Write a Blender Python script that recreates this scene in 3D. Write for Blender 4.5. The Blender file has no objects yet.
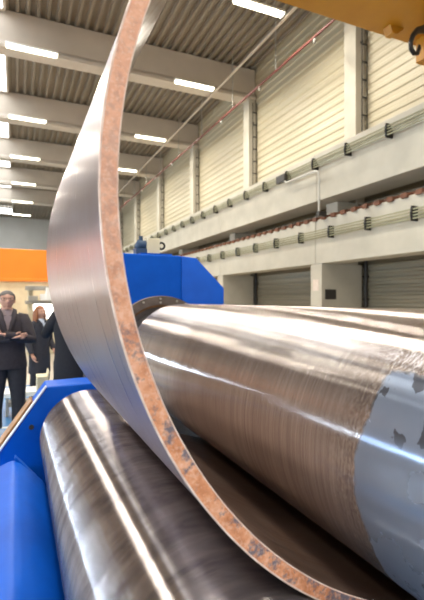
import bpy, bmesh, math, random
from mathutils import Vector, Matrix
random.seed(7)
C = bpy.context.scene.collection
EYE = 1.6
S = 0.86          # size of the machine relative to the survey made from the camera
TH = math.radians(24.0)

# ------------------------------------------------------------------ materials
def mat(name, col=(.8, .8, .8), rough=.5, metal=0.0, emis=None, estr=0.0):
    m = bpy.data.materials.new(name); m.use_nodes = True
    b = m.node_tree.nodes['Principled BSDF']
    b.inputs['Base Color'].default_value = (*col, 1)
    b.inputs['Roughness'].default_value = rough
    b.inputs['Metallic'].default_value = metal
    if emis:
        b.inputs['Emission Color'].default_value = (*emis, 1)
        b.inputs['Emission Strength'].default_value = estr
    return m

class NT:
    def __init__(s, m):
        s.t = m.node_tree; s.b = s.t.nodes['Principled BSDF']
        g = s.t.nodes.new('ShaderNodeNewGeometry'); s.pos = g.outputs['Position']
    def link(s, a, b): s.t.links.new(a, b)
    def mapping(s, scale, loc=(0, 0, 0), rot=(0, 0, 0)):
        n = s.t.nodes.new('ShaderNodeMapping'); n.inputs['Scale'].default_value = scale
        n.inputs['Location'].default_value = loc; n.inputs['Rotation'].default_value = rot
        s.link(s.pos, n.inputs['Vector']); return n.outputs['Vector']
    def noise(s, scale=(1, 1, 1), sc=1.0, det=4, rough=.55, loc=(0, 0, 0), dist=0.0):
        n = s.t.nodes.new('ShaderNodeTexNoise'); n.inputs['Scale'].default_value = sc
        n.inputs['Detail'].default_value = det; n.inputs['Roughness'].default_value = rough
        n.inputs['Distortion'].default_value = dist
        s.link(s.mapping(scale, loc), n.inputs['Vector']); return n.outputs['Fac']
    def ramp(s, fac, stops, interp='LINEAR'):
        n = s.t.nodes.new('ShaderNodeValToRGB'); n.color_ramp.interpolation = interp
        e = n.color_ramp.elements
        while len(e) < len(stops): e.new(.5)
        for i, (p, c) in enumerate(stops):
            e[i].position = p; e[i].color = (*c, 1) if len(c) == 3 else c
        s.link(fac, n.inputs['Fac']); return n.outputs['Color']
    def mix(s, fac, a, b, mode='MIX'):
        n = s.t.nodes.new('ShaderNodeMix'); n.data_type = 'RGBA'; n.blend_type = mode
        for v, k in ((fac, 0), (a, 6), (b, 7)):
            if hasattr(v, 'is_output'): s.link(v, n.inputs[k])
            elif k == 0: n.inputs[0].default_value = v
            else: n.inputs[k].default_value = (*v, 1)
        return n.outputs[2]
    def math(s, op, a, b=0.0, clamp=False):
        n = s.t.nodes.new('ShaderNodeMath'); n.operation = op; n.use_clamp = clamp
        for v, k in ((a, 0), (b, 1)):
            if hasattr(v, 'is_output'): s.link(v, n.inputs[k])
            else: n.inputs[k].default_value = v
        return n.outputs[0]
    def sep(s):
        n = s.t.nodes.new('ShaderNodeSeparateXYZ'); s.link(s.pos, n.inputs[0]); return n.outputs
    def maprange(s, v, a, b, c=0.0, d=1.0):
        n = s.t.nodes.new('ShaderNodeMapRange'); s.link(v, n.inputs[0])
        for k, x in zip((1, 2, 3, 4), (a, b, c, d)): n.inputs[k].default_value = x
        return n.outputs[0]
    def bump(s, h, strength=.2, dist=.01):
        n = s.t.nodes.new('ShaderNodeBump'); n.inputs['Strength'].default_value = strength
        n.inputs['Distance'].default_value = dist; s.link(h, n.inputs['Height'])
        s.link(n.outputs[0], s.b.inputs['Normal'])
    def aniso(s, colour, rough, a, diffuse=.15, rot=0.0):
        # turned metal: micro grooves run round the roll, so gloss smears along its axis only
        t = s.t.nodes.new('ShaderNodeTangent'); t.direction_type = 'RADIAL'; t.axis = 'Y'
        g = s.t.nodes.new('ShaderNodeBsdfAnisotropic'); g.distribution = 'GGX'
        s.link(colour, g.inputs['Color']); s.link(rough, g.inputs['Roughness'])
        g.inputs['Anisotropy'].default_value = a; g.inputs['Rotation'].default_value = rot
        s.link(t.outputs[0], g.inputs['Tangent'])
        mx = s.t.nodes.new('ShaderNodeMixShader')
        if hasattr(diffuse, 'is_output'): s.link(diffuse, mx.inputs[0])
        else: mx.inputs[0].default_value = diffuse
        s.link(g.outputs[0], mx.inputs[1]); s.link(s.b.outputs[0], mx.inputs[2])
        s.b.inputs['Metallic'].default_value = 0; s.b.inputs['Roughness'].default_value = .6
        s.link(colour, s.b.inputs['Base Color'])
        out = [n for n in s.t.nodes if n.type == 'OUTPUT_MATERIAL'][0]
        s.link(mx.outputs[0], out.inputs['Surface'])
    def col(s, c): s.link(c, s.b.inputs['Base Color'])
    def rough(s, r): s.link(r, s.b.inputs['Roughness'])

def mat_noise(name, c1, c2, sc=2.0, rough=.7, metal=0.0, scale=(1, 1, 1), bump=0.0, bdist=.01):
    m = mat(name, c1, rough, metal); n = NT(m)
    f = n.noise(scale, sc, 5)
    n.col(n.ramp(f, [(.3, c1), (.7, c2)]))
    if bump: n.bump(f, bump, bdist)
    return m

M = {}
M['concrete'] = mat_noise('concrete', (.45, .415, .335), (.54, .50, .41), 1.3, .85, bump=.15)
M['beam'] = mat_noise('painted_concrete', (.50, .44, .37), (.58, .51, .43), .8, .8)
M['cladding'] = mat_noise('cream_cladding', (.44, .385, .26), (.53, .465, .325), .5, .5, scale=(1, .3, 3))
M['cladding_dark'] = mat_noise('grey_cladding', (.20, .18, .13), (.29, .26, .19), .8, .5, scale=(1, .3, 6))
M['deck'] = mat_noise('roof_deck', (.22, .185, .14), (.28, .235, .18), .6, .6)
M['farwall'] = mat_noise('far_wall', (.62, .60, .55), (.72, .70, .66), .3, .8)
M['white'] = mat('white_paint', (.85, .84, .80), .5)
M['cream'] = mat_noise('cream_paint', (.62, .54, .36), (.76, .68, .48), 2.5, .6)
M['grey'] = mat_noise('grey_paint', (.28, .27, .24), (.42, .40, .36), 3, .5)
M['dark'] = mat('dark_metal', (.05, .045, .04), .5, .3)
M['black'] = mat('black_steel', (.015, .013, .012), .4, .4)
M['rust'] = mat_noise('rust_brown', (.20, .07, .03), (.10, .05, .03), 12, .8)
M['redpipe'] = mat('red_paint', (.15, .04, .03), .6)
M['orange'] = mat_noise('orange_paint', (.90, .25, .015), (.95, .30, .02), 1.0, .45)
M['yellow'] = mat_noise('crane_yellow', (.42, .175, .008), (.50, .22, .010), 1.5, .45)
M['rail'] = mat_noise('busbar', (.22, .21, .12), (.32, .31, .19), 2, .5)
M['rail2'] = mat('galvanised_tube', (.52, .50, .44), .5)
M['tube'] = mat('lamp_tube', (1, 1, 1), .4, 0, (1.0, .93, .72), 9.0)
M['skylight'] = mat('skylight_panel', (.9, .95, 1), .4, 0, (.90, .95, 1.0), 5.0)
M['winlight'] = mat('window_daylight', (.9, .95, 1), .4, 0, (.62, .80, 1.0), 85.0)
M['winsoft'] = mat('window_daylight_soft', (.9, .95, 1), .4, 0, (1.0, .96, .92), .55)
M['officelight'] = mat('office_window', (1, 1, 1), .4, 0, (1, 1, 1), 3.0)

# blue machine paint
m = mat('blue_enamel', (.0, .12, .60), .42); n = NT(m)
f = n.noise((1, 1, 1), 3.0, 5)
n.col(n.ramp(f, [(.3, (.0, .070, .42)), (.7, (.001, .095, .54))]))
n.bump(n.noise((1, 1, 1), 9, 3), .08, .01)
m.node_tree.nodes['Principled BSDF'].inputs['Specular IOR Level'].default_value = .2
M['blue'] = m
# floor
m = mat('floor_paint', (.03, .16, .38), .35); n = NT(m)
f = n.noise((1, 1, 1), .8, 6); x, y, z = n.sep()
blue = n.ramp(f, [(.3, (.025, .13, .32)), (.7, (.05, .22, .46))])
zone = n.math('MULTIPLY', n.math('MULTIPLY', n.math('GREATER_THAN', x, -1.6), n.math('LESS_THAN', x, 5.0)), n.math('MULTIPLY', n.math('GREATER_THAN', y, -1.0), n.math('LESS_THAN', y, 9.0)))
n.col(n.mix(zone, n.ramp(f, [(.3, (.36, .32, .26)), (.7, (.46, .41, .33))]), blue))
M['floor'] = m
M['yline'] = mat('floor_line', (.70, .72, .66), .5)
M['edgewhite'] = mat('worn_edge', (.66, .74, .86), .35, .3)
M['bronze'] = mat_noise('oily_bronze', (.42, .20, .05), (.20, .09, .03), 9, .4, .1, scale=(1, .2, 1))
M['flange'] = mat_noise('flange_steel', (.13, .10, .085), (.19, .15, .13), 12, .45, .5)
M['bolt'] = mat('bolt_steel', (.55, .52, .46), .35, .8)
M['journal'] = mat_noise('journal_steel', (.10, .09, .09), (.17, .15, .14), 6, .35, .8, scale=(1, 6, 1))
M['rim'] = mat_noise('greasy_rim', (.30, .14, .05), (.15, .08, .04), 14, .4, .4)

# turned steel of the top roll
YG = 1.165 * .96 * S
m = mat('turned_steel', (.4, .35, .32), .28, 1.0); n = NT(m)
x, y, z = n.sep()
grain = n.noise((.25, 46, .25), 3.0, 4, .7)
blot = n.noise((1, 1, 1), 3.2, 6, .6)
brown = n.ramp(grain, [(.25, (.38, .335, .32)), (.5, (.57, .53, .51)), (.78, (.78, .75, .72))])
brown = n.mix(n.ramp(blot, [(.35, (0, 0, 0)), (.75, (.5, .5, .5))]), brown, (.36, .285, .25))
# rusty speckled rim next to the clean end
wav = n.noise((1, 1, 1), 4.0, 5, .6)
yy = n.math('ADD', y, n.math('MULTIPLY', n.math('SUBTRACT', wav, .5), .16))
speck = n.noise((10, 16, 10), 7.0, 5, .7)
rimf = n.math('MULTIPLY', n.maprange(yy, YG + .16, YG, 0, 1), n.maprange(speck, .44, .56, 0, .62))
brown = n.mix(rimf, brown, (.17, .11, .075))
clean = n.ramp(n.noise((1, 1, 1), 2.0, 5), [(.3, (.26, .32, .43)), (.7, (.36, .42, .54))])  # bluish light reflected from the left is put into this grey
# dark stains of its own shape high on the clean end
st = n.noise((3.0, 4.5, 3.0), 4.2, 3, .5, loc=(2.1, .4, 1.3))
stf = n.math('MULTIPLY', n.maprange(st, .565, .585, 0, 1), n.maprange(z, EYE - .47 * S, EYE - .40 * S, 0, 1))
clean = n.mix(n.math('MULTIPLY', stf, .85), clean, (.055, .055, .065))
cf = n.math('MULTIPLY', n.maprange(yy, YG + .008, YG - .008, 0, 1), n.maprange(n.math('ADD', z, n.math('MULTIPLY', n.math('SUBTRACT', wav, .5), .18)), EYE - .185, EYE - .195, 0, 1))
n.aniso(n.mix(cf, brown, clean), n.math('ADD', n.maprange(blot, .3, .7, .235, .27), n.math('MULTIPLY', cf, .02)), .84, n.maprange(cf, 0, 1, .16, .40))
M['roll_top'] = m

# oily dark steel of the lower roll
m = mat('oily_steel', (.3, .28, .28), .25, 1.0); n = NT(m)
grain = n.noise((.35, 26, .35), 2.6, 5, .65)
blot = n.noise((1.5, 4, 1.5), 2.2, 6, .65, loc=(3, 1, 0), dist=.6)
c = n.ramp(grain, [(.3, (.34, .31, .31)), (.55, (.40, .365, .355)), (.8, (.48, .44, .42))])
c = n.mix(n.ramp(blot, [(.42, (0, 0, 0)), (.66, (.75, .75, .75))]), c, (.17, .15, .16))
n.aniso(c, n.maprange(blot, .3, .7, .225, .265), .83, .12)
M['roll_low'] = m

# mill scale of the curved sheet
def sheet_mat(name, c1, c2, c3, r0, r1, metal):
    m = mat(name, c1, .35, metal); n = NT(m)
    g = n.noise((.25, 16, .25), 2.0, 3, .55); b = n.noise((1, 1, 1), 4, 6, .65, dist=.5)
    fine = n.noise((1, 1, 1), 60, 3, .6)
    c = n.ramp(g, [(.3, c1), (.7, c2)])
    c = n.mix(n.ramp(b, [(.45, (0, 0, 0)), (.8, (.7, .7, .7))]), c, c3)
    n.col(n.mix(n.ramp(fine, [(.55, (0, 0, 0)), (.75, (.4, .4, .4))]), c, c3))
    n.rough(n.maprange(g, .3, .7, r0, r1)); n.bump(fine, .08, .002)
    return m
M['plate_out'] = sheet_mat('mill_scale', (.26, .195, .195), (.36, .29, .275), (.29, .18, .15), .26, .36, .9)
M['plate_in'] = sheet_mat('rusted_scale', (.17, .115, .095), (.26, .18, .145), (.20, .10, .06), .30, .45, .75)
m = mat('flame_cut_edge', (.6, .25, .12), .75); n = NT(m)
f = n.noise((1, 1, 1), 22, 6, .7); f2 = n.noise((1, 1, 1), 9, 6, .7, loc=(4, 2, 7)); f3 = n.noise((1, 1, 1), 70, 3)
x, y, z = n.sep()
c = n.ramp(f, [(.32, (.50, .17, .065)), (.5, (.74, .33, .17)), (.68, (.88, .52, .36))])
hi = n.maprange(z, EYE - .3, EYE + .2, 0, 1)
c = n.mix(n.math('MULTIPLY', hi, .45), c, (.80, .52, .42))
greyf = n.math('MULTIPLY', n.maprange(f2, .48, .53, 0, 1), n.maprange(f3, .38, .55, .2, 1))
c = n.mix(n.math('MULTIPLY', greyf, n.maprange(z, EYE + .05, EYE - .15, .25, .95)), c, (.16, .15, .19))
c = n.mix(n.math('MULTIPLY', n.maprange(n.noise((1, 1, 1), 110, 2), .54, .62, 0, 1), .25), c, (.93, .70, .58))
n.col(c); n.bump(f, .5, .004)
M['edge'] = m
M['burr'] = mat_noise('bright_burr', (.92, .78, .70), (.66, .46, .38), 30, .5)
M['shoe'] = mat('shoe', (.02, .018, .016), .4)

# ------------------------------------------------------------------ mesh helpers
def add_box(bm, x0, x1, y0, y1, z0, z1):
    v = [bm.verts.new(p) for p in ((x0, y0, z0), (x1, y0, z0), (x1, y1, z0), (x0, y1, z0),
                                   (x0, y0, z1), (x1, y0, z1), (x1, y1, z1), (x0, y1, z1))]
    for f in ((0, 3, 2, 1), (4, 5, 6, 7), (0, 1, 5, 4), (1, 2, 6, 5), (2, 3, 7, 6), (3, 0, 4, 7)):
        bm.faces.new([v[i] for i in f])
def add_prism(bm, poly, y0, y1, axis='y'):
    """closed polygon in the cross plane pushed along an axis"""
    def p(a, b, t):
        return (a, t, b) if axis == 'y' else ((t, a, b) if axis == 'x' else (a, b, t))
    A = [bm.verts.new(p(a, b, y0)) for a, b in poly]; B = [bm.verts.new(p(a, b, y1)) for a, b in poly]
    n = len(poly)
    bm.faces.new(A); bm.faces.new(B[::-1])
    for i in range(n): bm.faces.new((A[i], B[i], B[(i + 1) % n], A[(i + 1) % n]))
def add_tube(bm, pts, radii, seg=12, flat=1.0, cap=True):
    pts = [Vector(p) for p in pts]
    if not hasattr(radii, '__len__'): radii = [radii] * len(pts)
    rings = []; up = None
    for i, p in enumerate(pts):
        d = (pts[min(i + 1, len(pts) - 1)] - pts[max(i - 1, 0)]).normalized()
        if up is None:
            up = Vector((0, 0, 1)) if abs(d.z) < .9 else Vector((0, 1, 0))
        a = d.cross(up).normalized(); up = a.cross(d).normalized(); r = radii[i]
        rings.append([bm.verts.new(p + a * math.cos(t) * r + up * math.sin(t) * r * flat)
                      for t in [2 * math.pi * k / seg for k in range(seg)]])
    for A, B in zip(rings, rings[1:]):
        for k in range(seg): bm.faces.new((A[k], A[(k + 1) % seg], B[(k + 1) % seg], B[k]))
    if cap: bm.faces.new(rings[0][::-1]); bm.faces.new(rings[-1])
def add_lathe_y(bm, cx, cz, prof, seg=160):
    """profile list of (y, r) turned round an axis parallel to Y"""
    rings = [[bm.verts.new((cx + r * math.cos(2 * math.pi * k / seg), y, cz + r * math.sin(2 * math.pi * k / seg)))
              for k in range(seg)] for y, r in prof]
    for A, B in zip(rings, rings[1:]):
        for k in range(seg): bm.faces.new((A[k], B[k], B[(k + 1) % seg], A[(k + 1) % seg]))
    return rings
def add_loft(bm, rings, seg=20):
    """rings: (cx, cy, z, rx, ry)"""
    R = [[bm.verts.new((cx + rx * math.cos(2 * math.pi * k / seg), cy + ry * math.sin(2 * math.pi * k / seg), z))
          for k in range(seg)] for cx, cy, z, rx, ry in rings]
    for A, B in zip(R, R[1:]):
        for k in range(seg): bm.faces.new((A[k], A[(k + 1) % seg], B[(k + 1) % seg], B[k]))
    bm.faces.new(R[0][::-1]); bm.faces.new(R[-1])
def add_ball(bm, c, rx, ry, rz, u=16, v=10):
    bmesh.ops.create_uvsphere(bm, u_segments=u, v_segments=v, radius=1,
                              matrix=Matrix.Translation(c) @ Matrix.Diagonal((rx, ry, rz, 1)))
def wloc(o):
    v = Vector(o.location)
    while o.parent: o = o.parent; v += o.location
    return v
def obj(name, bm, m, parent=None, smooth=None, bevel=0.0, loc=None):
    bmesh.ops.recalc_face_normals(bm, faces=bm.faces)
    me = bpy.data.meshes.new(name); 
    base = wloc(parent) if parent else Vector(loc or (0, 0, 0))
    bmesh.ops.translate(bm, verts=bm.verts, vec=-base)
    bm.to_mesh(me); bm.free()
    me.materials.append(m)
    o = bpy.data.objects.new(name, me); C.objects.link(o)
    if parent: o.parent = parent
    elif loc: o.location = loc
    if smooth is not None:
        me.polygons.foreach_set('use_smooth', [True] * len(me.polygons))
        if smooth < 180:
            me.set_sharp_from_angle(angle=math.radians(smooth))
    if bevel:
        b = o.modifiers.new('bevel', 'BEVEL'); b.width = bevel; b.segments = 2; b.limit_method = 'ANGLE'
    return o
def tag(o, label, cat, group=None, kind=None):
    if label: o['label'] = label
    if cat: o['category'] = cat
    if group: o['group'] = group
    if kind: o['kind'] = kind
    return o
def thing(name, label, cat, loc=(0, 0, 0), group=None):
    o = bpy.data.objects.new(name, None); C.objects.link(o); o.location = loc
    o.empty_display_size = .1
    return tag(o, label, cat, group)
def struct(name, bm, m, parent=None, **k):
    o = obj(name, bm, m, parent, **k)
    if not parent: o['kind'] = 'structure'
    return o
def copy_tree(o, parent=None):
    c = o.copy(); C.objects.link(c); c.parent = parent
    for ch in list(o.children): copy_tree(ch, c)
    return c
def B(): return bmesh.new()
ORD = ['nearest', 'second nearest', 'third nearest', 'fourth nearest', 'fifth nearest', 'sixth nearest',
       'seventh nearest', 'eighth nearest', 'ninth nearest']

# ------------------------------------------------------------------ hall shell
YN, YF = -16.0, 62.0
XL, XR = -14.0, 10.0
RB, RT = EYE + 9.1, EYE + 10.5      # roof beam underside, top
bm = B(); add_box(bm, XL, XR + .3, YN, YF, -.2, 0); struct('floor', bm, M['floor'])
bm = B(); add_box(bm, -13, 1.2, 6.06, 6.12, 0, .004); struct('trim_1', bm, M['yline'])

def corrugate(bm, p0, p1, q0, q1, pitch, depth, plane, base, sign):
    """trapezoid sheet; q runs along the ribs, p across them"""
    pts = []; p = p0
    while p < p1:
        for a, d in ((0, 0), (.30, 0), (.42, 1), (.88, 1)):
            pts.append((p + a * pitch, base + sign * depth * d))
        p += pitch
    A = []; Bv = []
    for p, d in pts:
        if plane == 'roof': a, b = (p, q0, d), (p, q1, d)
        else: a, b = (d, q0, p), (d, q1, p)
        A.append(bm.verts.new(a)); Bv.append(bm.verts.new(b))
    for i in range(len(pts) - 1): bm.faces.new((A[i], A[i + 1], Bv[i + 1], Bv[i]))
bm = B()
corrugate(bm, XL, XR + .3, YN, YF, .35, .14, 'roof', RT + .02, 1)
add_box(bm, XL, XR + .3, YN, YF, RT + .17, RT + .25)
struct('ceiling', bm, M['deck'])
# right wall: cream ribbed cladding above the upper runway, grey behind the columns
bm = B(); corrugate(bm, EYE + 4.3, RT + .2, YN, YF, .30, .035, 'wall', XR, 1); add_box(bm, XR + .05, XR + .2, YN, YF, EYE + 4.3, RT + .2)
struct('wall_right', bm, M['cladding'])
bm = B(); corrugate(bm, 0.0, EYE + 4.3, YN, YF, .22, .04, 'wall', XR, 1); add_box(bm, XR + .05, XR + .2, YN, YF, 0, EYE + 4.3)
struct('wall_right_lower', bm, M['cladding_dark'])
bm = B(); add_box(bm, XL, XR + .2, YF, YF + .2, 0, RT + .2); struct('wall_far', bm, M['farwall'])
# left wall with a clerestory strip and big lower windows
bm = B()
Z1, Z2 = EYE + 1.12, EYE + 1.34
add_box(bm, XL - .2, XL, YN, YF, 0, Z1); add_box(bm, XL - .2, XL, YN, YF, Z2, RT + .2)
struct('wall_left', bm, M['farwall'])
bm = B(); add_box(bm, XL - .12, XL - .08, YN, YF, Z1, Z2); struct('window_1', bm, M['winlight'])

# ------------------------------------------------------------------ right side concrete frame
BAY = 6.87; Y0 = 10.65
cols = [Y0 + BAY * i for i in range(-1, 6)]
vis = [y for y in cols if y > 5]
def col_bm(y):
    bm = B(); w = .54
    add_box(bm, 8.32, 9.87, y, y + w, 0, EYE + 1.09)
    add_box(bm, 8.92, 9.72, y, y + w, EYE + 1.09, EYE + 3.0)
    add_box(bm, 9.62, 9.98, y, y + w, EYE + 3.0, RB)
    return bm
for i, y in enumerate(vis):
    t = thing('concrete_column', f'tall stepped concrete column on the right wall, {ORD[i]} to the camera', 'column', (8.6, y, 0), 'columns along the right wall')
    obj('shaft', col_bm(y), M['concrete'], t, bevel=.015)
    if i < 4:
        bm = B(); add_tube(bm, [(9.93, y - .10, .0), (9.93, y - .10, EYE + 2.95)], .055, 10)
        for zz in (.6, 1.6, 2.3, 3.2): add_box(bm, 9.86, 10.0, y - .17, y - .02, zz, zz + .05)
        obj('downpipe', bm, M['dark'], t, smooth=40)
    bm = B()
    for xx in (9.76, 9.96): add_box(bm, xx, xx + .025, y - .12, y - .095, EYE + 4.42, RB - .2)
    zz = EYE + 4.6
    while zz < RB - .3: add_box(bm, 9.76, 9.985, y - .12, y - .10, zz, zz + .05); zz += .55
    add_box(bm, 9.80, 9.84, y - .095, y, EYE + 5, EYE + 5.06); add_box(bm, 9.80, 9.84, y - .095, y, EYE + 8, EYE + 8.06)
    obj('cable_ladder', bm, M['dark'], t)
# runway beams, one length per bay
for i in range(-1, 6):
    ya, yb = Y0 + .27 + BAY * i + .01, Y0 + .27 + BAY * (i + 1) - .01
    if i == -1: ya = 0.0
    who = ['nearest', 'second nearest', 'third nearest', 'fourth nearest', 'fifth nearest', 'sixth nearest', 'seventh nearest'][i + 1]
    bm = B(); add_box(bm, 8.3, 8.9, ya, yb, EYE + 1.09, EYE + 2.42)
    tag(obj('runway_beam', bm, M['concrete'], bevel=.015, loc=(8.6, ya, EYE + 1.09)), f'deep concrete beam of the lower runway on the right wall, {who} length', 'beam', 'lower concrete runway beams')
    bm = B(); add_prism(bm, [(8.34, EYE + 3.0), (9.3, EYE + 3.0), (9.3, EYE + 3.6), (9.6, EYE + 3.9), (9.6, EYE + 4.4), (8.26, EYE + 4.4), (8.26, EYE + 4.16), (8.34, EYE + 4.10)], ya, yb)
    tag(obj('runway_beam', bm, M['concrete'], bevel=.012, loc=(8.9, ya, EYE + 3.0)), f'lipped concrete beam of the upper runway on the right wall, {who} length', 'beam', 'upper concrete runway beams')
# crane rail with clips on the lower runway
t = thing('crane_rail', 'rusty crane rail with clips along the top of the lower concrete beams', 'rail', (8.5, 4, EYE + 2.42))
bm = B(); add_prism(bm, [(8.40, EYE + 2.42), (8.56, EYE + 2.42), (8.56, EYE + 2.44), (8.50, EYE + 2.46), (8.51, EYE + 2.53), (8.45, EYE + 2.53), (8.46, EYE + 2.46), (8.40, EYE + 2.44)], 1, YF - 12)
obj('rail', bm, M['rust'], t)
y = 6.6; proto = None
for k in range(72):
    if proto is None:
        bm = B(); add_box(bm, 8.22, 8.44, y, y + .17, EYE + 2.425, EYE + 2.485); add_box(bm, 8.22, 8.285, y, y + .17, EYE + 2.37, EYE + 2.43); add_tube(bm, [(8.34, y + .08, EYE + 2.46), (8.34, y + .08, EYE + 2.50)], .03, 8)
        proto = obj('rail_clip', bm, M['rust'], t)
    else:
        c = proto.copy(); C.objects.link(c); c.parent = t; c.location.y += k * .42
# conductor rails with brackets
def conductor(zc, ystart, label, loc):
    t = thing('conductor_rail', label, 'conductor rail', loc, 'conductor rails on the right wall beams')
    bm = B()
    for k in range(4): add_box(bm, 8.13, 8.16, 2, 50, zc - .13 + k * .07, zc - .10 + k * .07)
    obj('bars', bm, M['rail'], t)
    p = None
    for k in range(24):
        if p is None:
            bm = B(); y = ystart
            add_prism(bm, [(8.33, zc - .17), (8.12, zc - .17), (8.09, zc), (8.12, zc + .17), (8.33, zc + .17)], y, y + .045)
            p = obj('bracket', bm, M['black'], t)
        else:
            c = p.copy(); C.objects.link(c); c.parent = t; c.location.y += k * 1.44
conductor(EYE + 1.95, 5.75, 'olive conductor rails on black brackets along the lower concrete beams', (8.2, 2, EYE + 1.8))
conductor(EYE + 4.08, 6.50, 'conductor rails on black brackets under the lip of the upper beams', (8.2, 2, EYE + 3.9))
# pale conduit dropping from the upper beam to the lower
bm = B()
cp = [(8.0, 12.3, EYE + 4.02), (8.0, 12.05, EYE + 3.80), (8.0, 10.55, EYE + 3.78), (8.0, 10.40, EYE + 3.72), (8.0, 10.36, EYE + 3.5), (8.0, 10.36, EYE + 2.5)]
add_tube(bm, cp, .032, 10)
t = thing('cable_conduit', 'pale bent conduit dropping from upper to lower concrete beam', 'conduit', (8.1, 10.4, EYE + 2.5))
obj('pipe', bm, M['rail2'], t, smooth=60)
bm = B(); add_box(bm, 7.95, 8.08, 12.1, 12.6, EYE + 3.88, EYE + 4.12)
obj('junction_box', bm, M['dark'], t, bevel=.01)
bm = B(); add_box(bm, 7.95, 8.225, 10.30, 10.42, EYE + 2.43, EYE + 2.56); obj('clamp', bm, M['dark'], t)
# plate and notice on the nearest pillar
bm = B(); add_box(bm, 8.44, 8.84, Y0 - .03, Y0 + .005, EYE + .02, EYE + .32)
tag(obj('access_panel', bm, M['dark'], bevel=.006, loc=(8.64, Y0, EYE + .02)), 'small dark rectangular panel low on the nearest concrete column', 'panel')
bm = B(); add_box(bm, 8.31, 8.325, Y0 + .14, Y0 + .42, EYE + .28, EYE + .62)
tag(obj('paper_notice', bm, mat_noise('faded_paper', (.62, .50, .42), (.70, .62, .54), 14, .8), loc=(8.31, Y0 + .28, EYE + .28)), 'faded pinkish paper notice on the narrow side of the nearest column', 'notice')

# ------------------------------------------------------------------ roof beams
for i, y in enumerate(vis):
    bm = B()
    add_prism(bm, [(y + .05, RT), (y + .05, RB + .28), (y - .06, RB + .12), (y - .06, RB), (y + .60, RB), (y + .60, RB + .12), (y + .49, RB + .28), (y + .49, RT)], XL + .02, 9.98, axis='x')
    tag(obj('roof_beam', bm, M['beam'], bevel=.01, loc=(-2, y, RB)), f'pale concrete roof beam spanning the hall, {ORD[i]} to the camera', 'beam', 'roof beams across the hall')
for i, y in enumerate([Y0 - BAY, Y0 - 2 * BAY]):
    pass
# skylights in the roof between beams
k = 0
for y in [Y0 + .54 + BAY * i for i in range(-3, 7)]:
    k += 1
    bm = B(); add_box(bm, -3.4, -.44, y + 2.5, y + 6.2, RT - .06, RT + .02)
    o = struct(f'window_{k + 2}', bm, M['skylight'])
    bm = B()
    for (a, b_, c_, d) in ((-3.5, -3.4, y + 2.4, y + 6.3), (-.44, -.34, y + 2.4, y + 6.3), (-3.4, -.44, y + 2.4, y + 2.5), (-3.4, -.44, y + 6.2, y + 6.3)):
        add_box(bm, a, b_, c_, d, RT - .12, RT + .02)
    obj('window_frame', bm, M['beam'], o)

# ------------------------------------------------------------------ lamps
def lamp_make(x, y, label):
    z = EYE + 9.0
    t = thing('strip_lamp', label, 'lamp', (x, y, z), 'strip lamps under the roof beams')
    bm = B(); add_prism(bm, [(y - .13, z + .01), (y - .09, z + .10), (y + .09, z + .10), (y + .13, z + .01)], x - .88, x + .88, axis='x')
    obj('housing', bm, M['white'], t)
    bm = B(); add_box(bm, x - .85, x + .85, y - .11, y + .11, z - .06, z + .01); obj('diffuser', bm, M['tube'], t, bevel=.03)
    for xx in (x - .6, x + .6):
        bm = B(); add_tube(bm, [(xx, y, z + .1), (xx, y, max(z + .12, RB - .002))], .008, 6); obj('hanger', bm, M['grey'], t)
    L = bpy.data.lights.new('lamp_light', 'AREA'); L.shape = 'RECTANGLE'; L.size = 1.7; L.size_y = .25
    L.energy = LAMP; L.color = (1, .935, .82)
    lo = bpy.data.objects.new('lamp_light', L); C.objects.link(lo); lo.location = (0, 0, -.08); lo.parent = t
    return t
LAMP = 335
ys = [17.1, 23.7, 30.2, 37.0, 43.9, 50.7]
n0 = ['nearest', 'second', 'third', 'fourth', 'fifth', 'farthest']
for row, (xr, yl, txt) in enumerate(((.53, ys, 'left row of glowing strip lamps seen left of the plate'), (6.83, [11.75] + ys[:4], 'right row of glowing strip lamps seen right of the plate'))):
    for k, y in enumerate(yl):
        w = n0[k] if k < len(yl) - 1 else 'farthest'
        lamp_make(xr, y + .02, f'{w} in the {txt}')
# lamps that only light and mirror in the steel
for (x, y) in ((.53, 10.4), (.53, 3.6), (.53, -3.2), (6.85, 4.4), (6.85, -2.4), (-5.8, 17.1), (-5.8, 10.4), (-5.8, 3.6), (-5.8, -3.2), (-5.8, 23.7), (-5.8, -10), (.53, -10)):
    lamp_make(x, y, 'glowing strip lamp overhead outside the picture')
# cable tray, red pipe, hangers
t = thing('cable_tray', 'long thin pale tray running along the hall under the roof', 'cable tray', (7.84, 10, EYE + 8.95))
bm = B(); add_box(bm, 7.80, 7.88, 5, 55, EYE + 8.96, EYE + 9.0); obj('tray', bm, M['beam'], t)
for y in vis: bm = B(); add_box(bm, 7.82, 7.86, y + .08, y + .12, EYE + 9.0, RB); obj('hanger', bm, M['grey'], t)
t = thing('red_pipe', 'thin red pipe running along the right wall below the roof', 'pipe', (8.5, 10, EYE + 8.2))
bm = B(); add_tube(bm, [(8.5, 5, EYE + 8.2), (8.5, 58, EYE + 8.2)], .042, 10); obj('pipe', bm, M['redpipe'], t, smooth=60)
y = 6.6
while y < 58:
    bm = B(); add_box(bm, 8.485, 8.515, y, y + .03, EYE + 8.24, RT + .03); obj('hanger', bm, M['grey'], t)
    bm = B(); add_tube(bm, [(8.5, y + 1.2, EYE + 8.16), (8.5, y + 1.2, EYE + 8.02)], .04, 8); obj('spray_nozzle', bm, M['grey'], t)
    y += 3.435

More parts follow.
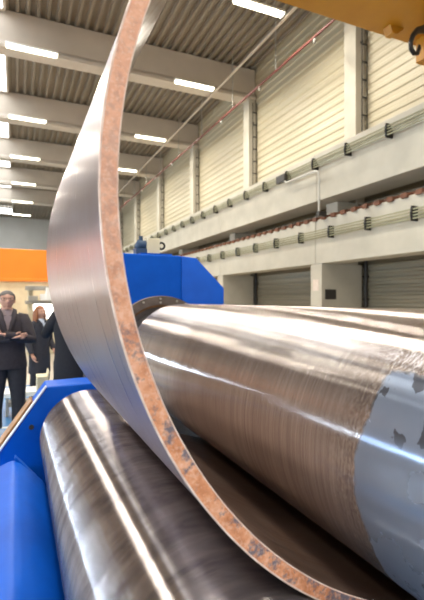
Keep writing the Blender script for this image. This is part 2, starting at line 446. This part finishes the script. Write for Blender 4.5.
# ------------------------------------------------------------------ cranes
t = thing('overhead_crane', 'dark yellow overhead crane girder at the top right corner', 'crane', (7, 6.6, EYE + 5.6))
bm = B(); add_box(bm, -12, 8.6, 6.0, 6.12, EYE + 5.72, EYE + 6.9); add_box(bm, -12, 8.6, 6.88, 7.0, EYE + 5.72, EYE + 6.9); add_box(bm, -12, 8.6, 5.9, 7.1, EYE + 5.66, EYE + 5.74); add_box(bm, -12, 8.6, 5.9, 7.1, EYE + 6.85, EYE + 6.95)
obj('girder', bm, M['yellow'], t)
bm = B()
x = -11.5
while x < 8.4: add_box(bm, x, x + .05, 5.95, 6.0, EYE + 5.74, EYE + 6.85); x += 1.3
obj('stiffener', bm, M['yellow'], t)
bm = B(); add_box(bm, 8.6, 9.05, 4.2, 7.0, EYE + 4.95, EYE + 5.9)
obj('end_carriage', bm, M['yellow'], t, bevel=.02)
bm = B()
for yc in (4.6, 6.6):
    bm = B(); add_tube(bm, [(8.72, yc, EYE + 4.72), (8.93, yc, EYE + 4.72)], .31, 28); obj('wheel', bm, M['dark'], t, smooth=40)
bm = B(); add_prism(bm, [(7.0, EYE + 5.66), (7.4, EYE + 5.66), (7.2, EYE + 5.50), (7.07, EYE + 5.50)], 6.75, 6.95); obj('trolley_bracket', bm, M['yellow'], t, bevel=.01)
bm = B(); add_box(bm, 7.95, 8.2, 6.7, 6.95, EYE + 5.15, EYE + 5.66); obj('trolley_bracket', bm, M['yellow'], t, bevel=.01)
# hook
t = thing('crane_hook', 'black curved lifting hook hanging under the yellow crane', 'hook', (7.25, 6.3, EYE + 4.9))
bm = B()
hp = []
cx, cz = 7.38, EYE + 5.02
hp = [(7.95, EYE + 5.55), (7.80, EYE + 5.45), (7.62, EYE + 5.40), (7.45, EYE + 5.33), (7.33, EYE + 5.20), (7.27, EYE + 5.05), (7.28, EYE + 4.93), (7.36, EYE + 4.86), (7.45, EYE + 4.88), (7.50, EYE + 4.98), (7.51, EYE + 5.06)]
add_tube(bm, [(a - .2, 6.3, b) for a, b in hp], [.09, .09, .08, .065, .05, .045, .045, .045, .045, .04, .02], 12)
obj('hook', bm, M['black'], t, smooth=60)
bm = B(); add_tube(bm, [(7.73, 6.3, EYE + 5.5), (7.73, 6.3, EYE + 5.655)], .07, 12); obj('shank', bm, M['black'], t, smooth=60)
# orange gantry in the distance
t = thing('gantry_crane', 'bright orange crane beam crossing the hall behind the people', 'crane', (0, 16, 0))
bm = B(); add_box(bm, -6.4, 2.9, 16, 16.5, EYE + .70, EYE + 1.70); add_box(bm, -6.4, 2.9, 15.94, 16.56, EYE + .62, EYE + .72)
obj('girder', bm, M['orange'], t, bevel=.02)
for xx in (-6.3, 2.5):
    bm = B(); add_box(bm, xx, xx + .35, 16.02, 16.48, .12, EYE + .62); add_box(bm, xx - .1, xx + .45, 15.2, 17.3, 0, .14); obj('leg', bm, M['orange'], t, bevel=.02)

# ------------------------------------------------------------------ things far behind the people
# cream cabin with lit windows
t = thing('office_cabin', 'cream office cabin with bright white windows behind the people', 'cabin', (0, 20, 0))
wins = [(-5.2, -3.2), (-2.6, -.62), (.52, 1.75), (2.3, 3.2)]
bm = B(); add_box(bm, -6, 3.4, 20, 20.1, 0, EYE - .80); add_box(bm, -6, 3.4, 20, 20.1, EYE - .17, EYE + .78)
xs = [-6] + [v for w in wins for v in w] + [3.4]
for a, b_ in zip(xs[::2], xs[1::2]): add_box(bm, a, b_, 20, 20.1, EYE - .80, EYE - .17)
add_box(bm, 3.3, 3.4, 20, 23, 0, EYE + .78); add_box(bm, -6, -5.9, 20, 23, 0, EYE + .78)
obj('wall', bm, M['cream'], t)
bm = B(); add_box(bm, -6.1, 3.5, 19.9, 23.1, EYE + .78, EYE + .9); obj('roof', bm, M['grey'], t)
for a, b_ in wins:
    bm = B(); add_box(bm, a, b_, 20.03, 20.07, EYE - .80, EYE - .17); obj('pane', bm, M['officelight'], t)
# machine tool
t = thing('milling_machine', 'grey framed machine with a cream box behind the people', 'machine', (.7, 14, 0))
bm = B(); add_box(bm, .30, 1.6, 14.0, 14.9, 0, .7); add_box(bm, .33, .48, 14.6, 14.9, .7, EYE + .46); add_box(bm, 1.35, 1.6, 14.6, 14.9, .7, EYE + .46)
obj('frame', bm, M['cream'], t, bevel=.02)
bm = B(); add_box(bm, .25, 1.7, 14.3, 14.8, EYE + .30, EYE + .42); add_box(bm, .25, 1.7, 14.3, 14.8, EYE - .12, EYE - .02); add_box(bm, .35, .60, 14.2, 14.5, EYE - .02, EYE + .12)
obj('crossbeam', bm, M['grey'], t, bevel=.01)
bm = B(); add_box(bm, .82, 1.3, 14.0, 14.5, EYE - .02, EYE + .38); add_box(bm, .66, .84, 14.1, 14.4, EYE - .02, EYE + .18); obj('head_box', bm, M['white'], t, bevel=.02)
bm = B(); add_box(bm, .55, 1.5, 14.05, 14.6, .7, .78); obj('table', bm, M['grey'], t)
t = thing('control_cabinet', 'cream and brown control cabinet seen behind the man in glasses', 'cabinet', (-1.6, 12.5, 0))
bm = B(); add_box(bm, -1.9, -.95, 12.5, 13.1, 0, EYE - .35); obj('body', bm, M['cream'], t, bevel=.02)
bm = B(); add_box(bm, -1.84, -1.44, 12.48, 12.5, .15, EYE - .42); obj('door', bm, M['grey'], t)
bm = B(); add_box(bm, -1.40, -1.0, 12.48, 12.5, .15, EYE - .42); obj('door', bm, M['grey'], t)
# low step and carton
t = thing('step_platform', 'low white topped step platform on the blue floor behind the man', 'step', (.05, 6.7, 0))
bm = B(); add_box(bm, -.15, .32, 6.6, 7.0, .26, .33); obj('top', bm, M['white'], t, bevel=.01)
bm = B(); add_box(bm, -.12, .30, 6.63, 6.97, .13, .17); obj('shelf', bm, M['grey'], t)
for sx in (-.13, .27):
    for sy in (6.62, 6.94):
        bm = B(); add_box(bm, sx, sx + .035, sy, sy + .035, 0, .26); obj('leg', bm, M['grey'], t)
t = thing('carton', 'cream carton standing behind the blue lower housing', 'box', (.35, 6.5, 0))
bm = B(); add_box(bm, .255, .40, 6.3, 6.6, 0, .56); obj('box', bm, M['cream'], t, bevel=.01)
bm = B(); add_prism(bm, [(.25, .56), (.40, .56), (.41, .64), (.40, .645), (.385, .57), (.25, .57)], 6.3, 6.6); obj('flap', bm, M['cream'], t)

# ------------------------------------------------------------------ the plate rolling machine
K = .96 * S
def mz(v): return EYE + v * S
# lower blue frame: far bearing housing of the lower roll
LX, LZ, LR = .656 * S, mz(-1.34), .452 * S
FY0, FY1 = 4.6 * S, 4.98 * S
t = thing('lower_housing', 'bright blue housing with a slanted side that carries the lower roll', 'machine frame', (.3, FY0, 0))
poly = [(.277 * S, mz(-.852)), (1.02 * S, mz(-.84)), (1.02 * S, .0), (-.44 * S, 0), (-.44 * S, mz(-1.85))]
poly = [(.277 * S, mz(-.852)), (1.02 * S, mz(-.84)), (1.02 * S, 0), (-.42, 0), (-.42, .02)]
sl = Vector((poly[4][0] - poly[0][0], poly[4][1] - poly[0][1]))
poly[4] = (.277 * S - 1.0 * S * .72, mz(-.852 - 1.0))
bm = B(); add_prism(bm, [poly[0], poly[1], (1.02 * S, .0), (-.44, 0), (.277 * S - .70 * S, max(.02, mz(-.852 - .98)))], FY0, FY1)
obj('housing', bm, M['blue'], t, bevel=.012)
ex, ez = .277 * S, mz(-.852); dx_, dz_ = -.70 * S, -.975 * S
def sl_pt(a, off=0.0): # point on the slanted side, pushed outwards by off
    L = math.hypot(dx_, dz_); nx, nz = dz_ / L, -dx_ / L
    return (ex + dx_ * a + nx * off, ez + dz_ * a + nz * off)
bm = B(); add_prism(bm, [sl_pt(.0, .001), sl_pt(.0, .014), sl_pt(.98, .014), sl_pt(.98, .001)], FY0 - .012, FY0 + .045)
obj('edge_strip', bm, M['edgewhite'], t, bevel=.003)['label'] = 'worn pale strip along the slanted edge'
bm = B(); add_prism(bm, [sl_pt(.17, .001), sl_pt(.17, .025), sl_pt(.97, .025), sl_pt(.97, .001)], FY0 + .09, FY1 - .02)
obj('slide_plate', bm, M['bronze'], t, bevel=.006)['label'] = 'oily brown slide plate on the slanted side'
bm = B(); add_tube(bm, [(.135 * S, FY0 + .01, mz(-1.23)), (.135 * S, FY0 - .008, mz(-1.23))], .02, 20); obj('plug', bm, M['dark'], t)
bm = B(); add_lathe_y(bm, LX, LZ, [(FY0 + .01, .40 * S), (FY0 - .03, .40 * S), (FY0 - .03, .33 * S)], 96); obj('bearing_ring', bm, M['blue'], t, smooth=40)
# guard in front of the housing, left of the roll, and base under the machine
t2 = thing('roll_guard', 'folded bright blue guard low beside the left end of the lower roll', 'guard', (0, 3, 0))
bm = B()
ga = [(-.005, mz(-1.262)), (.17, .335), (.235, .19), (.34, .0), (-.75, 0), (-.50, mz(-1.50))]
gb = [(-.02, .30), (.19, .21), (.29, .10), (.36, .0), (-.75, 0), (-.55, .10)]
va = [bm.verts.new((a, 3.9 * S, b)) for a, b in ga]; vb = [bm.verts.new((a, 1.3, b)) for a, b in gb]
bm.faces.new(va); bm.faces.new(vb[::-1])
for q in range(6): bm.faces.new((va[q], vb[q], vb[(q + 1) % 6], va[(q + 1) % 6]))
o = obj('cover', bm, M['blue'], t2, smooth=80, bevel=.05); o.modifiers['bevel'].segments = 5
bm = B(); add_prism(bm, [(-.005, mz(-1.25)), (.155 * S, mz(-1.44)), (.15 * S, mz(-1.465)), (-.012, mz(-1.275))], 3.9 * S - .05, 3.9 * S - .02 + .03)
obj('rib', bm, M['blue'], t2, bevel=.006)
bm = B(); add_box(bm, -.5, 0.10 * S, 3.9 * S, FY0 - .02, 0, mz(-1.60)); obj('foot', bm, M['blue'], t2, bevel=.01)

# lower roll
t = thing('lower_roll', 'big oily dark steel roll below the curved plate', 'roll', (LX, 2, LZ))
bm = B(); R_ = LR
add_lathe_y(bm, LX, LZ, [(.10, .0001), (.10, R_ * .9), (.10, R_ - .02), (.12, R_), (FY0 - .10, R_), (FY0 - .08, R_ - .012), (FY0 - .08, .3 * S)], 224)
obj('roll_body', bm, M['roll_low'], t, smooth=35)
bm = B(); add_lathe_y(bm, LX, LZ, [(FY0 - .09, .31 * S), (FY0 + .02, .31 * S)], 96); obj('journal', bm, M['journal'], t, smooth=35)

# top roll
TX, TZ, TR = 1.62 * K, EYE - .60 * K, .56 * K
RY = 4.5 * K
t = thing('top_roll', 'huge turned steel roll with a clean grey end inside the curve', 'roll', (TX, 2, TZ))
bm = B()
add_lathe_y(bm, TX, TZ, [(-.6, .0001), (-.6, TR - .02), (-.58, TR), (RY - .09, TR), (RY - .085, TR - .004), (RY - .012, TR - .004), (RY, TR - .018), (RY + .005, TR * .9), (RY + .005, TR * .84)], 288)
obj('roll_body', bm, M['roll_top'], t, smooth=35)
HY = 5.0 * S
bm = B(); add_lathe_y(bm, TX, TZ, [(RY, TR * .86), (RY + .12, TR * .86), (RY + .14, TR * .80), (HY - .002, TR * .80)], 160); obj('journal', bm, M['journal'], t, smooth=35)

# far upper housing
H = .9615 * S
t = thing('bearing_housing', 'tall blue angular housing behind the far end of the top roll', 'machine frame', (1.4, HY, 0))
bm = B(); zt = .56 * H
add_prism(bm, [(.80 * H, EYE + zt), (1.9 * H, EYE + .553 * H), (1.9 * H, EYE - .72), (.80 * H, EYE - .72)], HY, HY + .6)
obj('housing', bm, M['blue'], t, bevel=.012)
g = .34 * S
kk = (HY - g) / HY
# wing plate folded towards the viewer
bm = B()
def wing(x, z, yy): return (x, yy, EYE + z)
pts = [(1.9 * H, .552 * H, HY), (2.10 * H * (1 - .34 * (1 - kk)), .535 * H * (1 - .34 * (1 - kk)), HY - .34 * g), (2.49 * H * kk, .157 * H * kk, HY - g), (2.49 * H * kk, -.72, HY - g), (1.9 * H, -.72, HY)]
f1 = [bm.verts.new(wing(*p)) for p in pts]; f2 = [bm.verts.new(wing(p[0], p[1], p[2] + .5)) for p in pts]
bm.faces.new(f1); bm.faces.new(f2[::-1])
for i in range(5): bm.faces.new((f1[i], f1[(i + 1) % 5], f2[(i + 1) % 5], f2[i]))
obj('wing_plate', bm, M['blue'], t, bevel=.01)
bm = B(); add_box(bm, 1.38 * H, 1.78 * H, HY + .02, HY + .4, EYE + zt - .01, EYE + zt + .012); obj('top_pad', bm, M['blue'], t)
bm = B(); add_box(bm, .80 * H, 2.2 * H, HY, HY + .6, 0, EYE - .72); obj('foot_frame', bm, M['flange'], t)['label'] = 'foot frame below the blue housing, coloured dark as shade'  # dark colour stands in for the shadow below the journal
tf = thing('bearing_flange', 'dark brown bolted flange ring around the far end of the top roll', 'flange', (TX, HY - .05, TZ))
RO = .65 * H
bm = B()
add_lathe_y(bm, TX, TZ, [(HY - .001, RO), (HY - .055, RO), (HY - .06, RO - .006), (HY - .06, RO * .835), (HY - .001, RO * .835)], 160)
ring = obj('ring', bm, M['flange'], tf, smooth=35)
bm = B(); add_lathe_y(bm, TX, TZ, [(HY - .001, RO * .834), (HY - .03, RO * .834), (HY - .03, RO * .79), (HY - .001, RO * .79)], 160)
obj('seal_rim', bm, M['rim'], tf, smooth=35)['label'] = 'greasy orange brown seal rim'
bm = B(); add_lathe_y(bm, TX, TZ, [(HY - .002, RO * .79), (HY - .018, RO * .789), (HY - .018, TR * .805), (HY - .002, TR * .805)], 120)
obj('seal_disc', bm, M['journal'], tf, smooth=35)
for k in range(18):
    a = math.radians(92 + k * 20)
    for rr in (.945, .875):
        if (k % 2 and rr < .9): continue
        bm = B(); bx_, bz_ = TX + RO * rr * math.cos(a), TZ + RO * rr * math.sin(a)
        add_tube(bm, [(bx_, HY - .058, bz_), (bx_, HY - .075, bz_)], .011, 6); obj('bolt', bm, M['bolt'], ring)
# hydraulic block on top
zt2 = EYE + zt + .012
t = thing('valve_block', 'small cream and blue valve block on top of the blue housing', 'valve', (1.45 * H, HY + .2, zt2))
bm = B(); add_box(bm, 1.50 * H, 1.66 * H, HY + .12, HY + .28, zt2, zt2 + .20 * H); obj('block', bm, M['cream'], t, bevel=.006)
bm = B(); add_tube(bm, [(1.50 * H, HY + .2, zt2 + .10), (1.42 * H, HY + .2, zt2 + .10), (1.38 * H, HY + .2, zt2 + .06)], [.05, .055, .03], 16); add_box(bm, 1.36 * H, 1.5 * H, HY + .14, HY + .26, zt2, zt2 + .06); add_tube(bm, [(1.44 * H, HY + .2, zt2 + .12), (1.44 * H, HY + .2, zt2 + .19)], .022, 12)
obj('solenoid', bm, mat('dull_blue', (.025, .06, .12), .5), t, smooth=40)
bm = B()
ang = [math.radians(a) for a in range(0, 361, 20)]
add_tube(bm, [(1.71 * H + .034 * math.cos(a), HY + .2, zt2 + .10 + .034 * math.sin(a)) for a in ang], .012, 8, cap=False)
add_tube(bm, [(1.65 * H, HY + .2, zt2 + .10), (1.68 * H, HY + .2, zt2 + .10)], .015, 8)
obj('lifting_eye', bm, M['black'], t, smooth=60)

# ------------------------------------------------------------------ curved plate
YP, YB = 1.12 * S, 3.22 * S
PX, PZ = 1.48 * YP, EYE + .266 * YP
RI, ROUT = 1.27 * YP, 1.31 * YP
A0, A1 = math.radians(141.6), math.radians(292)
NA = 200
def profile(r_in, r_out, a0=A0, a1=A1, tail=.9):
    I, O = [], []
    for k in range(NA + 1):
        a = a0 + (a1 - a0) * k / NA
        I.append((PX + r_in * math.cos(a), PZ + r_in * math.sin(a))); O.append((PX + r_out * math.cos(a), PZ + r_out * math.sin(a)))
    tx, tz = -math.sin(a1), math.cos(a1)
    I.append((I[-1][0] + tx * tail, I[-1][1] + tz * tail)); O.append((O[-1][0] + tx * tail, O[-1][1] + tz * tail))
    return I, O
def sheet(bm, P, y0, y1, ny=1):
    rows = [[bm.verts.new((x, y0 + (y1 - y0) * j / ny, z)) for x, z in P] for j in range(ny + 1)]
    for A, B_ in zip(rows, rows[1:]):
        for i in range(len(P) - 1): bm.faces.new((A[i], A[i + 1], B_[i + 1], B_[i]))
t = thing('steel_plate', 'thick curved steel plate with an orange rusty edge rising between the rolls', 'plate', (PX, YP, PZ))
I, O = profile(RI, ROUT)
c = .003
bm = B()
loop = I + O[::-1]
add_prism(bm, loop, YP + .002, YB)
o = obj('sheet', bm, M['plate_out'], t)
o.data.materials.append(M['plate_in'])
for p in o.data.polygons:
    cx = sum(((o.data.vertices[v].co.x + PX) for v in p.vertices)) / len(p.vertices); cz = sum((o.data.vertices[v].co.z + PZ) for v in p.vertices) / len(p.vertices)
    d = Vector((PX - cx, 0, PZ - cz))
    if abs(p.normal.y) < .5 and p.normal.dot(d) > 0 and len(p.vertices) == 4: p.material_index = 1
    p.use_smooth = len(p.vertices) == 4
o.data.set_sharp_from_angle(angle=math.radians(30))
bm = B(); I2, O2 = profile(RI + .0015, ROUT - .0015)
add_prism(bm, I2 + O2[::-1], YP - .003, YP + .001)
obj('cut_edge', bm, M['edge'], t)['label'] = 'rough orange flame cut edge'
bm = B()
I3, O3 = profile(RI, ROUT)
add_tube(bm, [(x, YP - .001, z) for x, z in O3], .0032, 6); 
obj('edge_burr', bm, M['burr'], t, smooth=60)['label'] = 'pale bright line along the outer corner'
bm = B(); add_tube(bm, [(x, YP - .001, z) for x, z in I3], .0022, 6)
obj('edge_burr', bm, M['burr'], t, smooth=60)['label'] = 'pale bright line along the inner corner'

# ------------------------------------------------------------------ people
skin = mat_noise('skin', (.50, .27, .19), (.58, .33, .24), 12, .5)
def skin_body(name, J, E, parent, m, extra=None, lev=2):
    me = bpy.data.meshes.new(name); names = list(J)
    me.from_pydata([J[k][0] for k in names], [(names.index(a), names.index(b)) for a, b in E], [])
    o = bpy.data.objects.new(name, me); C.objects.link(o)
    o.modifiers.new('skin', 'SKIN')
    for k, v in zip(names, me.skin_vertices[0].data):
        r = J[k][1]; v.radius = (r, r) if not hasattr(r, '__len__') else r
    me.skin_vertices[0].data[0].use_root = True
    s = o.modifiers.new('sub', 'SUBSURF'); s.levels = s.render_levels = lev
    dg = bpy.context.evaluated_depsgraph_get(); dg.update()
    me2 = bpy.data.meshes.new_from_object(o.evaluated_get(dg))
    bpy.data.objects.remove(o)
    bm = B(); bm.from_mesh(me2)
    if extra: extra(bm)
    me3 = bpy.data.meshes.new(name); bm.to_mesh(me3); bm.free()
    me3.materials.clear(); me3.materials.append(m)
    o = bpy.data.objects.new(name, me3); C.objects.link(o); o.parent = parent
    me3.polygons.foreach_set('use_smooth', [True] * len(me3.polygons))
    return o
def head_extra(hx, hy, hz, s=1.0):
    def f(bm):
        start = len(bm.verts)
        add_ball(bm, (hx, hy, hz), .074 * s, .092 * s, .112 * s, 24, 18)
        bm.verts.ensure_lookup_table()
        for v in list(bm.verts)[start:]:
            dz = v.co.z - hz
            if dz < 0: v.co.x = hx + (v.co.x - hx) * (1 + dz * 2.2); 
            if v.co.y < hy and abs(dz - .03) < .02 : v.co.y += .006          # eye sockets
        add_tube(bm, [(hx, hy - .082 * s, hz + .02), (hx, hy - .104 * s, hz - .012), (hx, hy - .098 * s, hz - .03), (hx, hy - .08 * s, hz - .036)], [.008, .013, .016, .008], 8)
        for sx in (-1, 1): add_ball(bm, (hx + sx * .076 * s, hy + .008, hz - .005), .010, .018, .030, 8, 8)
        add_tube(bm, [(hx - .024, hy - .079 * s, hz - .056), (hx, hy - .087 * s, hz - .056), (hx + .024, hy - .079 * s, hz - .056)], [.004, .008, .004], 8)
        add_ball(bm, (hx, hy - .066 * s, hz - .092), .024, .022, .018, 10, 8)
    return f
def hand(bm, w, d, n_, up):
    """palm and five curled fingers at wrist w, pointing d, back of the hand n_"""
    w, d, n_, up = Vector(w), Vector(d).normalized(), Vector(n_).normalized(), Vector(up).normalized()
    add_tube(bm, [w - d * .02, w + d * .03, w + d * .085], [.026, .036, .034], 10, .5)
    for k, (L, o_) in enumerate(((.068, .028), (.078, .010), (.072, -.009), (.056, -.026))):
        b = w + d * .08 + up * o_
        add_tube(bm, [b, b + d * L * .45, b + d * L * .8 - n_ * .014, b + d * L * .95 - n_ * .032], [.0095, .009, .008, .006], 7)
    b = w + d * .025 + up * .026
    add_tube(bm, [b, b + d * .03 + up * .022, b + d * .058 + up * .026 - n_ * .01], [.012, .011, .008], 7)

def make_person(label, loc, rot, cloth, trousers, shirt, hairc, pose, hair_len='short', s=1.0, glasses=False, hem=.78, wide=1.0):
    root = thing('person', label, 'person', (0, 0, 0))
    coat = mat_noise('cloth', cloth, tuple(c * 1.35 for c in cloth), 30, .85)
    tr = mat_noise('trouser', trousers, tuple(c * 1.3 for c in trousers), 30, .85)
    sh = mat('shirt', shirt, .8); hm = mat_noise('hair', hairc, tuple(c * 1.6 for c in hairc), 40, .6, scale=(1, 1, .2))
    A = pose
    J = {'pelvis': ((0, 0, .95), (.13, .09)), 'waist': ((0, 0, 1.10), (.115, .085)), 'chest': ((0, 0, 1.30), (.13, .095)), 'neckb': ((0, 0, 1.45), (.065, .06)),
         'neck': ((0, -.01, 1.52), .052), 'skull': ((0, -.015, 1.60), .06)}
    E = [('pelvis', 'waist'), ('waist', 'chest'), ('chest', 'neckb'), ('neckb', 'neck'), ('neck', 'skull')]
    for sd, sx in (('L', -1), ('R', 1)):
        J['sh' + sd] = ((sx * .16, 0, 1.395), .045); J['el' + sd] = (A['el' + sd], .042); J['wr' + sd] = (A['wr' + sd], .030)
        J['hip' + sd] = ((sx * .09, 0, .88), .085); J['kn' + sd] = ((sx * .11, -.015, .49), .058); J['an' + sd] = ((sx * .12, .02, .09), .040); J['to' + sd] = ((sx * .13, -.13, .035), .032)
        E += [('neckb', 'sh' + sd), ('sh' + sd, 'el' + sd), ('el' + sd, 'wr' + sd), ('pelvis', 'hip' + sd), ('hip' + sd, 'kn' + sd), ('kn' + sd, 'an' + sd), ('an' + sd, 'to' + sd)]
    def ex(bm):
        head_extra(0, -.02, 1.635)(bm)
        for sd, sx in (('L', -1), ('R', 1)):
            d = Vector(A['wr' + sd]) - Vector(A['el' + sd])
            hand(bm, A['wr' + sd], A.get('hd' + sd, d), A['n' + sd], A['up' + sd])
    skin_body('body', J, E, root, skin, ex)
    # coat: shell, sleeves
    bm = B()
    add_loft(bm, [(0, .0, hem, .205, .145), (0, 0, hem + .03, .21, .15), (0, 0, .98, .19, .135), (0, 0, 1.10, .185, .13), (0, 0, 1.26, .205, .14), (0, .0, 1.36, .205, .135), (0, .005, 1.43, .180, .115), (0, .01, 1.475, .10, .085), (0, .01, 1.50, .075, .072)], 28)
    for sd, sx in (('L', -1), ('R', 1)):
        S0, E0, W0 = Vector((sx * .155, 0, 1.405)), Vector(A['el' + sd]), Vector(A['wr' + sd])
        add_tube(bm, [S0 - Vector((sx * .05, 0, -.01)), S0, S0.lerp(E0, .3), S0.lerp(E0, .85), E0, E0.lerp(W0, .15), E0.lerp(W0, .6), E0.lerp(W0, .95)], [.072, .084, .078, .060, .058, .057, .05, .045], 16)
    obj('coat', bm, coat, root, smooth=75)
    bm = B()
    for sx in (-1, 1):
        add_tube(bm, [(sx * .010, -.150, 1.22), (sx * .040, -.150, 1.34), (sx * .062, -.125, 1.43), (sx * .074, -.06, 1.49), (sx * .078, .0, 1.515), (sx * .05, .06, 1.53), (0, .078, 1.535)], [.012, .024, .028, .026, .024, .024, .024], 10, .6)
    obj('collar', bm, coat, root, smooth=60)
    bm = B(); add_prism(bm, [(-.036, 1.45), (.036, 1.45), (.036, 1.40), (0, 1.26), (-.036, 1.40)], -.142, -.09); add_tube(bm, [(0, -.012, 1.43), (0, -.014, 1.50), (0, -.012, 1.52)], [.088, .070, .062], 16)
    obj('shirt', bm, sh, root, smooth=40)
    bm = B()
    for sx in (-1, 1):
        add_tube(bm, [(sx * .07, 0, .98), (sx * .092, 0, .86), (sx * .10, -.01, .68), (sx * .11, -.015, .49), (sx * .118, .01, .28), (sx * .12, .02, .07)], [.10, .112, .10, .08, .07, .072], 16)
    obj('trousers', bm, tr, root, smooth=75)
    for sx in (-1, 1):
        bm = B()
        add_loft(bm, [(sx * .128, -.05, .0, .05, .14), (sx * .128, -.05, .025, .052, .142), (sx * .127, -.045, .05, .046, .125), (sx * .124, 0, .085, .042, .07), (sx * .12, .015, .12, .045, .05)], 16)
        obj('shoe', bm, M['shoe'], root, smooth=60)
    bm = B()
    st = 0
    add_ball(bm, (0, -.002, 1.662), .086, .098, .100, 24, 16)
    bmesh.ops.delete(bm, geom=[v for v in bm.verts if (v.co.y < -.045 and v.co.z < 1.700) or v.co.z < 1.60 or (abs(v.co.x) > .06 and v.co.z < 1.62 and v.co.y < 0)], context='VERTS')
    bmesh.ops.solidify(bm, geom=bm.faces[:], thickness=.012)
    if hair_len == 'long':
        for k in range(13):
            a = math.radians(-20 + 220 * k / 12)
            x0, y0 = .078 * math.cos(a), .082 * math.sin(a)
            add_tube(bm, [(x0, y0, 1.68), (x0 * 1.15, y0 * 1.1, 1.58), (x0 * 1.2, y0 * 1.1 + .01, 1.48), (x0 * 1.05, y0 * 1.1 + .02, 1.42)], [.022, .028, .026, .010], 8)
    obj('hair', bm, hm, root, smooth=75)
    bm = B()
    for sx in (-1, 1): add_ball(bm, (sx * .030, -.094, 1.655), .011, .007, .008, 10, 8)
    obj('eyes', bm, M['black'], root, smooth=180)
    if glasses:
        bm = B()
        for sx in (-1, 1):
            add_tube(bm, [(sx * .034 + .026 * math.cos(a), -.106, 1.652 + .020 * math.sin(a)) for a in [math.radians(q) for q in range(0, 361, 24)]], .0028, 6, cap=False)
            add_tube(bm, [(sx * .060, -.104, 1.656), (sx * .082, -.03, 1.656), (sx * .082, .01, 1.65)], .0025, 6)
        add_tube(bm, [(-.010, -.108, 1.656), (.010, -.108, 1.656)], .003, 6)
        obj('glasses', bm, M['dark'], root)
    root.location = loc; root.rotation_euler = (0, 0, rot); root.scale = (s * wide, s, s)
    return root
crossed = dict(elL=(-.245, -.11, 1.15), wrL=(.04, -.235, 1.19), elR=(.245, -.12, 1.15), wrR=(-.05, -.26, 1.235),
               nL=(0, -1, 0), nR=(0, -1, 0), upL=(0, 0, 1), upR=(0, 0, 1), hdL=(1, .05, .15), hdR=(-1, .1, .25))
down = dict(elL=(-.24, .02, 1.12), wrL=(-.23, -.10, .90), elR=(.24, .02, 1.12), wrR=(.20, -.14, .96), nL=(-1, 0, 0), nR=(1, 0, 0), upL=(0, -1, 0), upR=(0, -1, 0))
raised = dict(elL=(-.31, -.06, 1.22), wrL=(-.10, -.22, 1.46), elR=(.29, -.08, 1.20), wrR=(.09, -.24, 1.44), nL=(0, -1, 0), nR=(0, -1, 0), upL=(-1, 0, .3), upR=(1, 0, .3))
p1 = make_person('man in glasses and dark jacket standing with arms crossed at the left edge', (-.10, 5.85, 0), math.radians(4), (.030, .024, .028), (.024, .022, .026), (.26, .20, .20), (.07, .06, .055), crossed, glasses=True, s=.975, wide=1.12, hem=.80)
p2 = make_person('woman with long auburn hair in a dark coat behind the man with crossed arms', (.335, 7.35, 0), math.radians(35), (.020, .020, .028), (.015, .015, .02), (.55, .60, .70), (.22, .08, .03), down, 'long', s=.86, hem=.55)
p3 = make_person('person in a long black coat with raised elbow partly hidden behind the curved plate', (.60, 5.45, 0), math.radians(175), (.010, .010, .014), (.012, .012, .016), (.2, .2, .22), (.03, .02, .015), raised, s=1.0, hem=.45)

# ------------------------------------------------------------------ world, camera, view
w = bpy.data.worlds.new('world'); bpy.context.scene.world = w; w.use_nodes = True
w.node_tree.nodes['Background'].inputs[0].default_value = (1.0, .97, .94, 1)
w.node_tree.nodes['Background'].inputs[1].default_value = .55
cam = bpy.data.cameras.new('camera'); co = bpy.data.objects.new('camera', cam); C.objects.link(co)
cam.sensor_fit = 'VERTICAL'; cam.sensor_height = 36.0; cam.lens = 36.0 * 440 / 600
cam.clip_start = .02; cam.clip_end = 200
cam.dof.use_dof = True; cam.dof.focus_distance = 1.9; cam.dof.aperture_fstop = 3.2
co.location = (0, 0, EYE); co.rotation_euler = (math.pi / 2, 0, -TH)
sc = bpy.context.scene; sc.camera = co
sc.view_settings.view_transform = 'Standard'; sc.view_settings.look = 'None'
sc.view_settings.gamma = 1; sc.view_settings.use_curve_mapping = False
sc.view_settings.exposure = 0.0
